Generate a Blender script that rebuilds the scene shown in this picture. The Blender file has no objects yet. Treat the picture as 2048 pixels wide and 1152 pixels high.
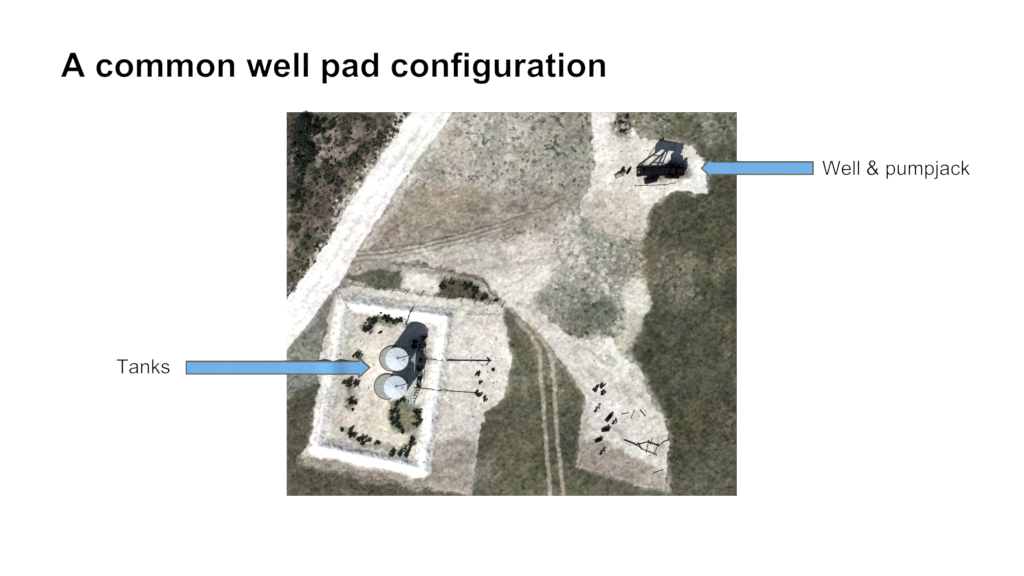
import bpy, bmesh, math, random
import numpy as np
from mathutils import Vector, Matrix
random.seed(5)
LUM = np.array([1.02,1.01,1.00])   # radiance of a white ground

scene = bpy.context.scene
scene.view_settings.view_transform='Standard'
scene.view_settings.look='None'
scene.view_settings.exposure=0
def W(x,y,z=0.0): return Vector(((x-1024)/10.0,(576-y)/10.0,z))
def s2l(c):
    c=np.asarray(c,dtype=float)/255.0
    c=np.clip(c,0,1)
    return np.where(c<=0.04045,c/12.92,((c+0.055)/1.055)**2.4)
def alb(c): return tuple(np.clip(s2l(c)/np.array([1.07,1.07,1.12]),0,0.92))

# ---------------------------------------------------------------- materials
def mat_simple(name,rgb,rough=0.7,metal=0.0,var=0.15,scale=2.0,spec=0.3):
    m=bpy.data.materials.new(name); m.use_nodes=True
    nt=m.node_tree; b=nt.nodes['Principled BSDF']
    b.inputs['Roughness'].default_value=rough; b.inputs['Metallic'].default_value=metal
    b.inputs['Specular IOR Level'].default_value=spec
    if var>0:
        tc=nt.nodes.new('ShaderNodeTexCoord'); n=nt.nodes.new('ShaderNodeTexNoise')
        n.inputs['Scale'].default_value=scale; n.inputs['Detail'].default_value=4
        nt.links.new(tc.outputs['Object'],n.inputs['Vector'])
        r=nt.nodes.new('ShaderNodeValToRGB')
        r.color_ramp.elements[0].position=0.3; r.color_ramp.elements[1].position=0.7
        r.color_ramp.elements[0].color=tuple(v*(1-var) for v in rgb)+(1,)
        r.color_ramp.elements[1].color=tuple(min(v*(1+var),0.95) for v in rgb)+(1,)
        nt.links.new(n.outputs['Fac'],r.inputs['Fac']); nt.links.new(r.outputs['Color'],b.inputs['Base Color'])
    else: b.inputs['Base Color'].default_value=tuple(rgb)+(1,)
    return m
M_board=mat_simple('white_board',(0.96,0.96,0.96),0.95,var=0,spec=0.0)
M_black=mat_simple('black_ink',(0.0,0.0,0.0),1.0,var=0,spec=0.0)
M_blue=mat_simple('blue_fill',alb((111,168,220)),1.0,var=0,spec=0)
M_outl=mat_simple('outline_grey',alb((99,99,99)),1.0,var=0,spec=0)
M_leaf=mat_simple('shrub_leaf',(0.026,0.036,0.026),0.8,var=0.6,scale=1.5,spec=0.05)
M_leaf2=mat_simple('olive_leaf',(0.060,0.062,0.045),0.8,var=0.5,scale=0.6,spec=0.05)
M_leaf3=mat_simple('dry_brush_leaf',(0.085,0.076,0.058),0.85,var=0.7,scale=0.35,spec=0.05)
M_bark=mat_simple('bark',(0.10,0.075,0.05),0.9)
M_iron=mat_simple('dark_painted_steel',(0.007,0.006,0.010),0.8,var=0.3,spec=0.05)
M_rust=mat_simple('rusty_steel',(0.06,0.045,0.035),0.8,var=0.4)
M_tankw=mat_simple('tank_white_paint',(0.62,0.68,0.72),0.5,var=0.05,scale=0.8,spec=0.2)
M_tanks=mat_simple('tank_side_paint',(0.36,0.37,0.35),0.6,var=0.12,scale=0.6)
M_galv=mat_simple('galvanised_steel',(0.38,0.47,0.50),0.5,var=0.15)
M_grey=mat_simple('mottled_grey',(0.30,0.32,0.30),0.95,var=0.25,scale=3)
M_wood=mat_simple('weathered_wood',(0.22,0.18,0.14),0.9,var=0.3)

def add_obj(name,me,mat=None,parent=None,smooth=False):
    o=bpy.data.objects.new(name,me); scene.collection.objects.link(o)
    if mat: me.materials.append(mat)
    if parent: o.parent=parent
    if smooth:
        for p in me.polygons: p.use_smooth=True
    return o

# ---------------------------------------------------------------- terrain raster
X0,X1,Y0,Y1=573.0,1474.0,224.0,992.0
NX,NY=800,682
xs=np.linspace(X0,X1,NX); ys=np.linspace(Y0,Y1,NY)
STEP=xs[1]-xs[0]
GX,GY=np.meshgrid(xs,ys)
def gnoise(sig,seed,aniso=1.0,ang=0.0):
    rng=np.random.RandomState(seed)
    w=rng.randn(NY,NX); s=sig/STEP
    fy=np.fft.fftfreq(NY)[:,None]; fx=np.fft.fftfreq(NX)[None,:]
    a=math.radians(ang); u=fx*math.cos(a)+fy*math.sin(a); v=-fx*math.sin(a)+fy*math.cos(a)
    K=np.exp(-2*math.pi**2*((s*aniso*u)**2+(s*v)**2))
    r=np.real(np.fft.ifft2(np.fft.fft2(w)*K)); r-=r.mean(); return r/r.std()
def blur(a,sig):
    s=sig/STEP
    p=int(4*s)+2
    A=np.pad(a,p,mode='edge')
    fy=np.fft.fftfreq(A.shape[0])[:,None]; fx=np.fft.fftfreq(A.shape[1])[None,:]
    r=np.real(np.fft.ifft2(np.fft.fft2(A)*np.exp(-2*math.pi**2*s*s*(fx**2+fy**2))))
    return r[p:-p,p:-p]
WX=gnoise(14,1)*0.55+gnoise(5,2)*0.35+gnoise(2.0,3)*0.35
WY=gnoise(14,4)*0.55+gnoise(5,5)*0.35+gnoise(2.0,6)*0.35
def poly(pts,warp=5,soft=2.0):
    x=GX+WX*warp; y=GY+WY*warp
    ins=np.zeros(x.shape,bool); n=len(pts)
    for i in range(n):
        xa,ya=pts[i]; xb,yb=pts[(i+1)%n]
        if ya==yb: continue
        c=((ya>y)!=(yb>y))&(x<(xb-xa)*(y-ya)/(yb-ya)+xa)
        ins^=c
    return np.clip(blur(ins.astype(float),soft),0,1)
def dist(pts,warp=0,closed=False):
    x=GX+WX*warp; y=GY+WY*warp
    d=np.full(x.shape,1e9)
    P=list(pts)+([pts[0]] if closed else [])
    for (xa,ya),(xb,yb) in zip(P[:-1],P[1:]):
        dx,dy=xb-xa,yb-ya; t=np.clip(((x-xa)*dx+(y-ya)*dy)/(dx*dx+dy*dy),0,1)
        d=np.minimum(d,np.hypot(x-xa-t*dx,y-ya-t*dy))
    return d
def line(pts,w,warp=2,soft=2.0,closed=False):
    d=dist(pts,warp,closed); return np.clip((w/2+soft/2-d)/soft,0,1)
def ell(cx,cy,rx,ry,warp=5,soft=0.35):
    x=GX+WX*warp; y=GY+WY*warp
    r=np.hypot((x-cx)/rx,(y-cy)/ry); return np.clip((1+soft/2-r)/soft,0,1)
def sst(a,b,x):
    t=np.clip((x-a)/(b-a),0,1); return t*t*(3-2*t)

C=np.zeros((NY,NX,3)); C[:]=(160,154,142)
DA=np.full((NY,NX),0.35); LA=np.full((NY,NX),0.3)   # tuft / chalk amount
def lay(m,col,da=None,la=None,a=1.0):
    global C,DA,LA
    m=m*a
    if col is not None: C=C*(1-m[...,None])+np.array(col,float)*m[...,None]
    if da is not None: DA=DA*(1-m)+da*m
    if la is not None: LA=LA*(1-m)+la*m
B7=gnoise(7,51); B12=gnoise(13,52); B5=gnoise(4,53); B9=gnoise(8,54)

# upper middle field
upper=poly([(880,224),(1200,224),(1190,400),(1100,470),(760,520),(780,400)],8,10)
lay(upper,(166,160,149),0.5,0.5)
lay(ell(985,300,110,90,20,0.8),(176,170,160),0.55,0.65)
lay(ell(900,290,40,70,14,0.8),(182,175,163),0.3,0.4,0.7)
lay(ell(1130,260,70,90,20,0.9),(140,138,125),0.7,0.35)
lay(upper*sst(0.3,1.2,B9),(144,140,128),0.65,0.3,0.6)
brown=poly([(800,372),(900,375),(1000,390),(1110,385),(1175,400),(1120,440),(900,478),(740,505),(745,440)],8,9)
lay(brown,(152,142,127),0.25,0.2)
lay(brown*sst(0.2,1.2,B7),(134,124,109),0.3,0.12,0.7)
# left scrub
scrub=poly([(500,150),(830,224),(760,300),(690,410),(573,600),(500,700)],4,4)
lay(scrub,(106,99,87),0.7,0.2)
lay(poly([(500,150),(700,200),(640,330),(573,420),(500,500)],14,12),(76,73,63),0.85,0.2)
lay(ell(655,300,50,60,20,0.9),(142,130,120),0.5,0.35,0.8)
lay(ell(640,420,45,80,20,0.9),(98,88,77),0.6,0.1,0.9)
lay(scrub*sst(0.1,0.9,B9),(64,63,52),0.85,0.05,0.8)
lay(scrub*sst(0.7,1.6,B12),(150,138,128),0.4,0.4,0.6)
lay(scrub*sst(0.4,1.0,B5),(76,74,62),0.8,0.1,0.7)
lay(line([(775,250),(740,315),(690,385),(650,450),(610,520)],22,7,12),(106,101,87),0.6,0.15,0.7)
# central light fan
fan=poly([(700,512),(860,508),(1000,478),(1115,470),(1135,505),(1112,560),(1062,625),(1010,605),(960,560),(880,530),(800,522)],7,6)
lay(fan,(205,199,190),0.1,0.45)
lay(fan*sst(0.1,1.3,gnoise(3,61,5,-12)),(172,164,152),0.2,0.25,0.65)
lay(ell(1040,575,75,36,12,0.8),(218,213,205),0.03,0.3,0.9)
lay(ell(900,500,100,18,10,0.8),(184,176,164),0.2,0.3,0.7)
# grey mottled right of fan
gm=poly([(1120,425),(1200,462),(1292,478),(1295,560),(1255,600),(1240,690),(1190,685),(1105,645),(1062,600),(1112,560)],8,6)
lay(gm,(152,150,138),0.5,0.85)
lay(gm*sst(0.3,1.2,B5),(126,127,112),0.5,0.55,0.55)
lay(ell(1190,635,50,38,14,0.6),(100,105,88),0.5,0.25,0.8)
lay(ell(1140,500,32,70,10,0.8),(182,179,168),0.4,0.8,0.7)
lay(poly([(1200,470),(1285,480),(1290,560),(1230,560)],6,8),(124,122,104),0.45,0.5,0.5)
# right-hand grass
rg=poly([(1425,380),(1350,383),(1305,425),(1288,478),(1300,600),(1285,655),(1262,705),(1300,770),(1345,850),(1335,1100),(1600,1100),(1600,200),(1400,150),(1255,150),(1262,245),(1390,285)],4,3)
lay(rg,(80,80,64),0.45,0.12)
lay(poly([(1240,150),(1600,150),(1600,270),(1440,300),(1385,285),(1290,262),(1255,235)],8,8),(106,106,89),0.55,0.45)
lay(ell(1350,545,45,70,14,0.9),(114,110,93),0.4,0.55,0.8)
lay(ell(1445,310,30,35,14,0.9),(90,93,74),0.6,0.3,0.9)
lay(ell(1450,530,35,30,14,0.9),(108,103,87),0.4,0.5,0.7)
lay(ell(1465,850,30,60,10,0.9),(84,78,70),0.8,0.3,0.9)
lay(ell(1400,900,70,80,14,0.9),(85,81,65),0.5,0.2,0.7)
lay(rg*sst(0.2,1.3,B9),(66,70,54),0.5,0.05,0.55)
lay(rg*sst(0.6,1.7,gnoise(6,63)),(100,95,78),0.3,0.3,0.5)
lay(poly([(1285,478),(1310,470),(1312,600),(1290,600)],5,5),(98,91,75),0.4,0.1,0.6)
# lower middle grass
lg=poly([(1012,618),(1040,638),(1090,700),(1150,775),(1165,800),(1150,935),(1280,975),(1338,985),(1338,1100),(930,1100),(965,830),(1000,800),(1022,715)],3,2)
lay(lg,(93,93,76),0.4,0.12)
lay(ell(1060,900,90,70,16,0.9),(83,81,64),0.35,0.08,0.7)
lay(lg*sst(0.2,1.3,B9),(76,77,60),0.4,0.08,0.55)
lay(lg*sst(0.7,1.6,B12),(114,110,93),0.3,0.3,0.5)
lay(ell(975,945,25,35,10,0.9),(118,111,98),0.4,0.3,0.8)
lay(poly([(1030,640),(1060,650),(1125,735),(1130,790),(1095,800),(1070,720)],6,8),(128,123,107),0.4,0.5,0.55)
# lower left grass
lay(poly([(500,720),(573,704),(672,588),(648,700),(640,780),(573,815),(500,820)],4,4),(124,124,114),0.4,0.25)
ll=poly([(500,800),(573,800),(640,760),(620,900),(610,935),(840,975),(945,992),(945,1100),(500,1100)],4,2)
lay(ll,(88,85,71),0.45,0.1)
lay(ll*sst(0.2,1.3,B9),(72,70,56),0.45,0.08,0.6)
# verge between lane and tank pad
lay(poly([(690,548),(800,538),(900,552),(1000,600),(1005,615),(840,598),(690,575)],4,3),(168,161,149),0.5,0.35)
lay(poly([(690,553),(740,541),(800,543),(801,580),(740,574)],3,1.5),(92,91,76),0.45,0.05)
lay(poly([(872,558),(920,558),(984,600),(920,603),(872,592)],4,2),(84,81,69),0.6,0.2)
lay(poly([(806,545),(872,548),(880,588),(806,582)],4,3),(211,205,194),0.1,0.2)
lay(line([(790,526),(850,526),(900,542),(960,560),(1005,600)],8,4,4),(110,101,87),0.6,0.1,0.85)
# tank pad ---------------------------------------------------------------
tankpad=poly([(672,580),(700,572),(1003,612),(1012,650),(1022,715),(1000,800),(968,825),(957,880),(938,990),(840,972),(604,930),(602,905),(625,860),(645,690)],3.2,1.0)
lay(tankpad,(202,196,187),0.1,0.35)
east=poly([(905,625),(1003,620),(1018,715),(1000,795),(960,820),(880,860)],5,5)
lay(east,(210,204,195),0.08,0.4)
lay(east*sst(0.2,1.4,gnoise(4,65,3,20)),(192,185,174),0.12,0.3,0.55)
lay(poly([(870,880),(950,875),(940,990),(840,972),(850,920)],6,5),(156,147,136),0.2,0.15)
lay(line([(604,918),(720,948),(840,968)],26,4,8),(144,135,122),0.35,0.12,0.85)
inner=poly([(706,612),(890,642),(845,925),(648,885)],3,4)
lay(inner,(208,200,188),0.17,0.4)
lay(inner*sst(0.2,1.3,B7),(190,184,169),0.25,0.3,0.55)
lay(ell(760,740,45,110,12,0.9),(229,220,205),0.03,0.2,0.85)
lay(ell(760,850,60,40,12,0.8),(218,208,193),0.12,0.3,0.9)
lay(ell(700,700,28,80,10,0.9),(192,187,174),0.3,0.3,0.8)
lay(ell(800,628,70,14,6,0.9),(180,176,164),0.35,0.3,0.7)
for arc in ([(728,658),(748,640),(800,642)],[(700,764),(704,812)],[(846,678),(838,770)],[(690,858),(725,882),(760,888),(790,904),(822,890),(824,872)]):
    lay(line(arc,13,5,8),(122,123,104),0.5,0.1,0.65)
lay(ell(812,832,30,34,6,0.4),(108,110,88),0.5,0.1,0.85)
lay(ell(812,832,14,16,4,0.5),(132,128,104),0.4,0.1,0.8)
BERM=[(690,603),(893,636),(846,938),(634,893)]
db=dist(BERM,1.5,True)
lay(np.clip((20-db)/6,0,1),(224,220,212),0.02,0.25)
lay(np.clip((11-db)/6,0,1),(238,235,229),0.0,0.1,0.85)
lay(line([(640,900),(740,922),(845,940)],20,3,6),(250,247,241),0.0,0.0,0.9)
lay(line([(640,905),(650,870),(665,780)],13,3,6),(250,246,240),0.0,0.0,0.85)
lay(line([(905,650),(892,760),(868,880)],3,4,3),(168,162,153),0.0,0.0,0.6)
lay(line([(664,700),(650,800),(628,880)],3,4,3),(174,168,159),0.0,0.0,0.6)
lay(line([(700,586),(800,602),(915,622),(1000,632)],3,4,3),(142,135,123),0.3,0.0,0.7)
lay(line([(655,880),(740,904),(838,920)],4,3,4),(178,170,157),0.0,0.0,0.6)
# well pad ----------------------------------------------------------------
wellpad=poly([(1192,150),(1243,150),(1245,224),(1258,250),(1285,278),(1340,285),(1385,292),(1408,315),(1418,386),(1350,381),(1312,408),(1293,435),(1283,473),(1215,467),(1200,447),(1160,432),(1163,402),(1183,370),(1192,320),(1184,280)],3.2,1.0)
lay(wellpad,(213,207,198),0.1,0.35)
lay(poly([(1165,400),(1200,375),(1260,385),(1296,420),(1280,471),(1215,465),(1165,430)],5,5),(191,181,168),0.15,0.25)
lay(poly([(1190,465),(1160,430),(1250,438),(1283,472),(1215,470)],4,4),(175,165,148),0.2,0.1,0.7)
lay(ell(1390,350,28,32,6,0.5),(233,229,222),0.03,0.2)
lay(ell(1212,270,24,60,6,0.6),(225,220,212),0.06,0.3)
lay(ell(1252,252,20,26,8,0.6),(126,124,110),0.85,0.3,0.85)
lay(ell(1300,240,40,16,8,0.7),(126,123,108),0.7,0.6,0.85)
lay(ell(1320,345,55,18,6,0.8),(176,168,156),0.3,0.3,0.7)
lay(ell(1345,338,32,20,5,0.6),(92,84,78),0.2,0.0,0.8)  # oily soil, with pumpjack shade also put into its dark colour
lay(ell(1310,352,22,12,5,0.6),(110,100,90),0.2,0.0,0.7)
for k in range(4):
    lay(line([(1205+k*22,462-k*2),(1212+k*20,400),(1230+k*18,350)],3,4,3),(168,157,144),0,0,0.5)
# second pad and access track
track=poly([(1000,600),(1062,600),(1085,632),(1115,645),(1145,668),(1175,682),(1228,678),(1236,700),(1262,728),(1284,745),(1288,775),(1305,805),(1332,838),(1338,900),(1328,977),(1280,972),(1215,950),(1152,935),(1160,880),(1160,835),(1170,800),(1150,765),(1128,735),(1095,690),(1042,632)],3.2,1.0)
lay(track,(210,205,196),0.1,0.4)
lay(ell(1200,715,45,30,10,0.8),(226,221,213),0.04,0.3)
lay(track*sst(0.4,1.4,gnoise(4,64,3,35)),(180,174,163),0.15,0.3,0.6)
lay(poly([(1160,890),(1210,880),(1255,905),(1330,940),(1328,977),(1280,972),(1152,935)],5,2.5),(160,149,138),0.2,0.15)
lay(poly([(1170,800),(1180,795),(1172,880),(1155,925),(1155,880)],4,4),(176,166,153),0.2,0.2,0.8)
lay(ell(1273,598,22,40,6,0.5),(206,199,186),0.05,0.4)
lay(line([(1272,630),(1262,655),(1245,690)],22,6,10),(182,177,163),0.25,0.5,0.9)
# wheel tracks in grass
lay(line([(1035,640),(1060,668),(1078,700),(1086,800),(1094,900),(1102,1000)],8,1.2,3),(172,163,146),0.1,0.3,0.8)
lay(line([(1055,640),(1085,680),(1104,722),(1110,800),(1117,900),(1128,1000)],8,1.2,3),(174,165,148),0.1,0.3,0.8)
# field ruts
for off,al in ((0,0.85),(13,0.8),(26,0.5)):
    lay(line([(705,502+off*.8),(770,497+off*.8),(850,485+off*.7),(940,462+off*.8),(1010,442+off*.6),(1070,420+off*.3),(1130,398)],3,1.2,2.5),(116,107,93),0.2,0.0,al)
    lay(line([(705,508+off*.8),(770,503+off*.8),(850,491+off*.7),(940,468+off*.8),(1010,448+off*.6),(1070,426+off*.3)],2.5,1.2,2.5),(188,181,170),0.1,0.2,al*.7)
lay(line([(820,470),(900,425),(1000,432),(1080,420)],2.5,2,3),(190,181,168),0.1,0.1,0.6)
lay(line([(700,523),(790,522),(860,530),(930,555),(990,585)],3,1.5,3),(146,137,124),0.1,0.0,0.6)
lay(line([(700,532),(760,528),(840,535)],2.5,1.5,3),(154,146,133),0.1,0.0,0.6)
lay(line([(990,585),(1040,560),(1100,500),(1150,450)],3,3,3),(176,168,156),0.1,0.0,0.6)
lay(line([(1005,590),(1055,545),(1110,520),(1180,440)],3,3,3),(176,168,156),0.1,0.0,0.5)
# the main lane
road=poly([(845,150),(940,190),(901,224),(880,262),(840,315),(798,374),(760,432),(722,488),(698,540),(666,582),(621,640),(573,704),(500,790),(500,690),(573,598),(627,522),(674,452),(705,402),(763,310),(822,224)],1.8,0.9)
lay(road,(238,235,230),0.0,0.1)
for off,col,al in ((-20,(250,248,245),0.8),(-5,(214,209,202),0.55),(8,(251,249,246),0.8),(20,(217,212,205),0.5)):
    lay(line([(868+off,224),(812+off,300),(748+off,396),(690+off,490),(640+off,565),(573+off,650),(530+off,705)],5,0.8,5)*road,col,0,0,al)
sh=line([(826,215),(764,302),(706,394),(675,445),(628,515),(574,590)],26,7,8)*(1-road)
lay(sh*sst(0.0,0.5,gnoise(2.2,31)),(202,197,188),0.2,0.6,0.85)
lay(line([(895,240),(850,320),(810,374),(772,432),(730,492)],16,6,10)*(1-road),(207,201,192),0.2,0.5,0.6)
lay(line([(672,585),(655,700),(640,790),(612,905)],10,3,8)*(1-np.clip((21-db)/8,0,1)),(162,156,145),0.3,0.3,0.6)
# taller darker growth along pad edges
for mk in (tankpad,wellpad,track):
    rim=np.clip(blur(mk,2.2)*2.6,0,1)*(1-np.clip(mk*1.6,0,1))*(1-road)*np.clip((190-C.mean(axis=2))/60,0,1)
    lay(rim,(72,68,55),0.4,0,0.6)

# ---- mottling
nf=gnoise(1.5,11)*0.7+gnoise(3.0,12)*0.7; nf/=nf.std()
nl=gnoise(1.6,13)*0.7+gnoise(3.2,14)*0.7; nl/=nl.std()
nm=gnoise(9,15); nc=gnoise(34,16); nh=gnoise(1.7,17)
st=gnoise(1.5,18,5,-35); st2=gnoise(1.6,19,5,12)
lumc=C.mean(axis=2)/255.
amp=(1.2-0.92*lumc)
f=1+amp*(0.05*nm+0.045*nc+0.09*nh+0.045*st+0.035*st2)
C=C*f[...,None]
C[...,0]+=1.3*gnoise(18,20); C[...,1]+=0.6*gnoise(12,21); C[...,2]-=1.3*gnoise(20,22)
dsp=sst(1.3-1.0*DA,2.4-1.0*DA,nf+0.3*nm)*np.clip(DA*1.4,0,1)*0.8
dark=C*0.5+np.array((6,7,3.))
C=C*(1-dsp[...,None])+dark*dsp[...,None]
lsp=sst(1.1-0.9*LA,2.3-0.9*LA,nl+0.3*nc)*np.clip(LA*1.3,0,1)*0.72
light=C*0+np.array((222,217,208.)); light=np.minimum(light,C+64)
C=C*(1-lsp[...,None])+np.maximum(light,C)*lsp[...,None]
C=np.clip(C,22,252)
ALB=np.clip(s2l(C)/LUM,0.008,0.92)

# ---- height
H=0.06+0.05*np.clip(gnoise(12,41),-1,3)*0.6+0.05
H+=0.85*np.exp(-(db/12.0)**2)*(1+0.08*gnoise(8,42))
H+=0.14*np.exp(-(dist([(826,215),(706,394),(574,590)])/9)**2)
H+=0.03*DA*np.abs(nf)
edge=np.minimum.reduce([GX-X0,X1-GX,GY-Y0,Y1-GY])
fade=sst(0,14,edge)
H=0.04+(H-0.04)*fade; H=np.clip(H,0.03,None)
H[0,:]=H[-1,:]=0.003; H[:,0]=H[:,-1]=0.003
def hz(x,y,k=1):
    i=int(round((y-Y0)/(Y1-Y0)*(NY-1))); j=int(round((x-X0)/(X1-X0)*(NX-1)))
    if i<-k or j<-k or i>=NY+k or j>=NX+k: return 0.003
    i0,i1,j0,j1=max(i-k,0),min(i+k+1,NY),max(j-k,0),min(j+k+1,NX)
    if i0>=i1 or j0>=j1: return 0.003
    return float(H[i0:i1,j0:j1].max())

# terrain material
M_ter=bpy.data.materials.new('ground_soil_grass'); M_ter.use_nodes=True
nt=M_ter.node_tree; b=nt.nodes['Principled BSDF']; b.inputs['Roughness'].default_value=1.0; b.inputs['Specular IOR Level'].default_value=0.0
at=nt.nodes.new('ShaderNodeAttribute'); at.attribute_name='Col'
tc=nt.nodes.new('ShaderNodeTexCoord')
n1=nt.nodes.new('ShaderNodeTexNoise'); n1.inputs['Scale'].default_value=2.5; n1.inputs['Detail'].default_value=4
mr=nt.nodes.new('ShaderNodeMapRange'); mr.inputs['From Min'].default_value=0.25; mr.inputs['From Max'].default_value=0.75
mr.inputs['To Min'].default_value=0.95; mr.inputs['To Max'].default_value=1.05
vm=nt.nodes.new('ShaderNodeVectorMath'); vm.operation='SCALE'
nt.links.new(tc.outputs['Object'],n1.inputs['Vector']); nt.links.new(n1.outputs['Fac'],mr.inputs['Value'])
nt.links.new(at.outputs['Color'],vm.inputs[0]); nt.links.new(mr.outputs['Result'],vm.inputs['Scale'])
nt.links.new(vm.outputs['Vector'],b.inputs['Base Color'])
bp=nt.nodes.new('ShaderNodeBump'); bp.inputs['Strength'].default_value=0.08; bp.inputs['Distance'].default_value=0.15
n2=nt.nodes.new('ShaderNodeTexNoise'); n2.inputs['Scale'].default_value=1.2; n2.inputs['Detail'].default_value=4
nt.links.new(tc.outputs['Object'],n2.inputs['Vector']); nt.links.new(n2.outputs['Fac'],bp.inputs['Height']); nt.links.new(bp.outputs['Normal'],b.inputs['Normal'])

VX=(GX-1024)/10; VY=(576-GY)/10
co=np.stack([VX,VY,H],-1).reshape(-1,3)
gy_,gx_=np.gradient(H, STEP/10, STEP/10)
nrm=np.stack([-gx_,gy_,np.ones_like(H)],-1); nrm/=np.linalg.norm(nrm,axis=-1,keepdims=True); nrm=nrm.reshape(-1,3)
idx=np.arange(NX*NY).reshape(NY,NX)
F=np.stack([idx[1:,:-1],idx[1:,1:],idx[:-1,1:],idx[:-1,:-1]],-1).reshape(-1,4)
cls=np.zeros((NY,NX),int)
cls[track>0.5]=3; cls[wellpad>0.5]=2; cls[tankpad>0.5]=4; cls[road>0.5]=1
fc=cls[:-1,:-1].reshape(-1)
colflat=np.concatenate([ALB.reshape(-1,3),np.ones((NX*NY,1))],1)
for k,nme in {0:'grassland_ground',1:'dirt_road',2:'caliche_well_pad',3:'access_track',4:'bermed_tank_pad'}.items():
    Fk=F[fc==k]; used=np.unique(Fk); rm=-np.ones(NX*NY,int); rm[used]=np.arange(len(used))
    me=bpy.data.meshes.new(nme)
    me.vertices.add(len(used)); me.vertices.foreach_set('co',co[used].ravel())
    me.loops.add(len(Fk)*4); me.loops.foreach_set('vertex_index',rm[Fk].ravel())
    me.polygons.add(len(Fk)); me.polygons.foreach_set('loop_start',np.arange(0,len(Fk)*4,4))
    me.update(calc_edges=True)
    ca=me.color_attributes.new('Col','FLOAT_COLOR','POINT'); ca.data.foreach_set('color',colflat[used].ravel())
    me.polygons.foreach_set('use_smooth',np.ones(len(Fk),bool))
    me.normals_split_custom_set_from_vertices(nrm[used].tolist())
    add_obj(nme,me,M_ter)

# white surround
me=bpy.data.meshes.new('white_background'); S=900
me.from_pydata([(-S,-S,0),(S,-S,0),(S,S,0),(-S,S,0)],[],[(0,1,2,3)]); add_obj('white_background',me,M_board)

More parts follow.
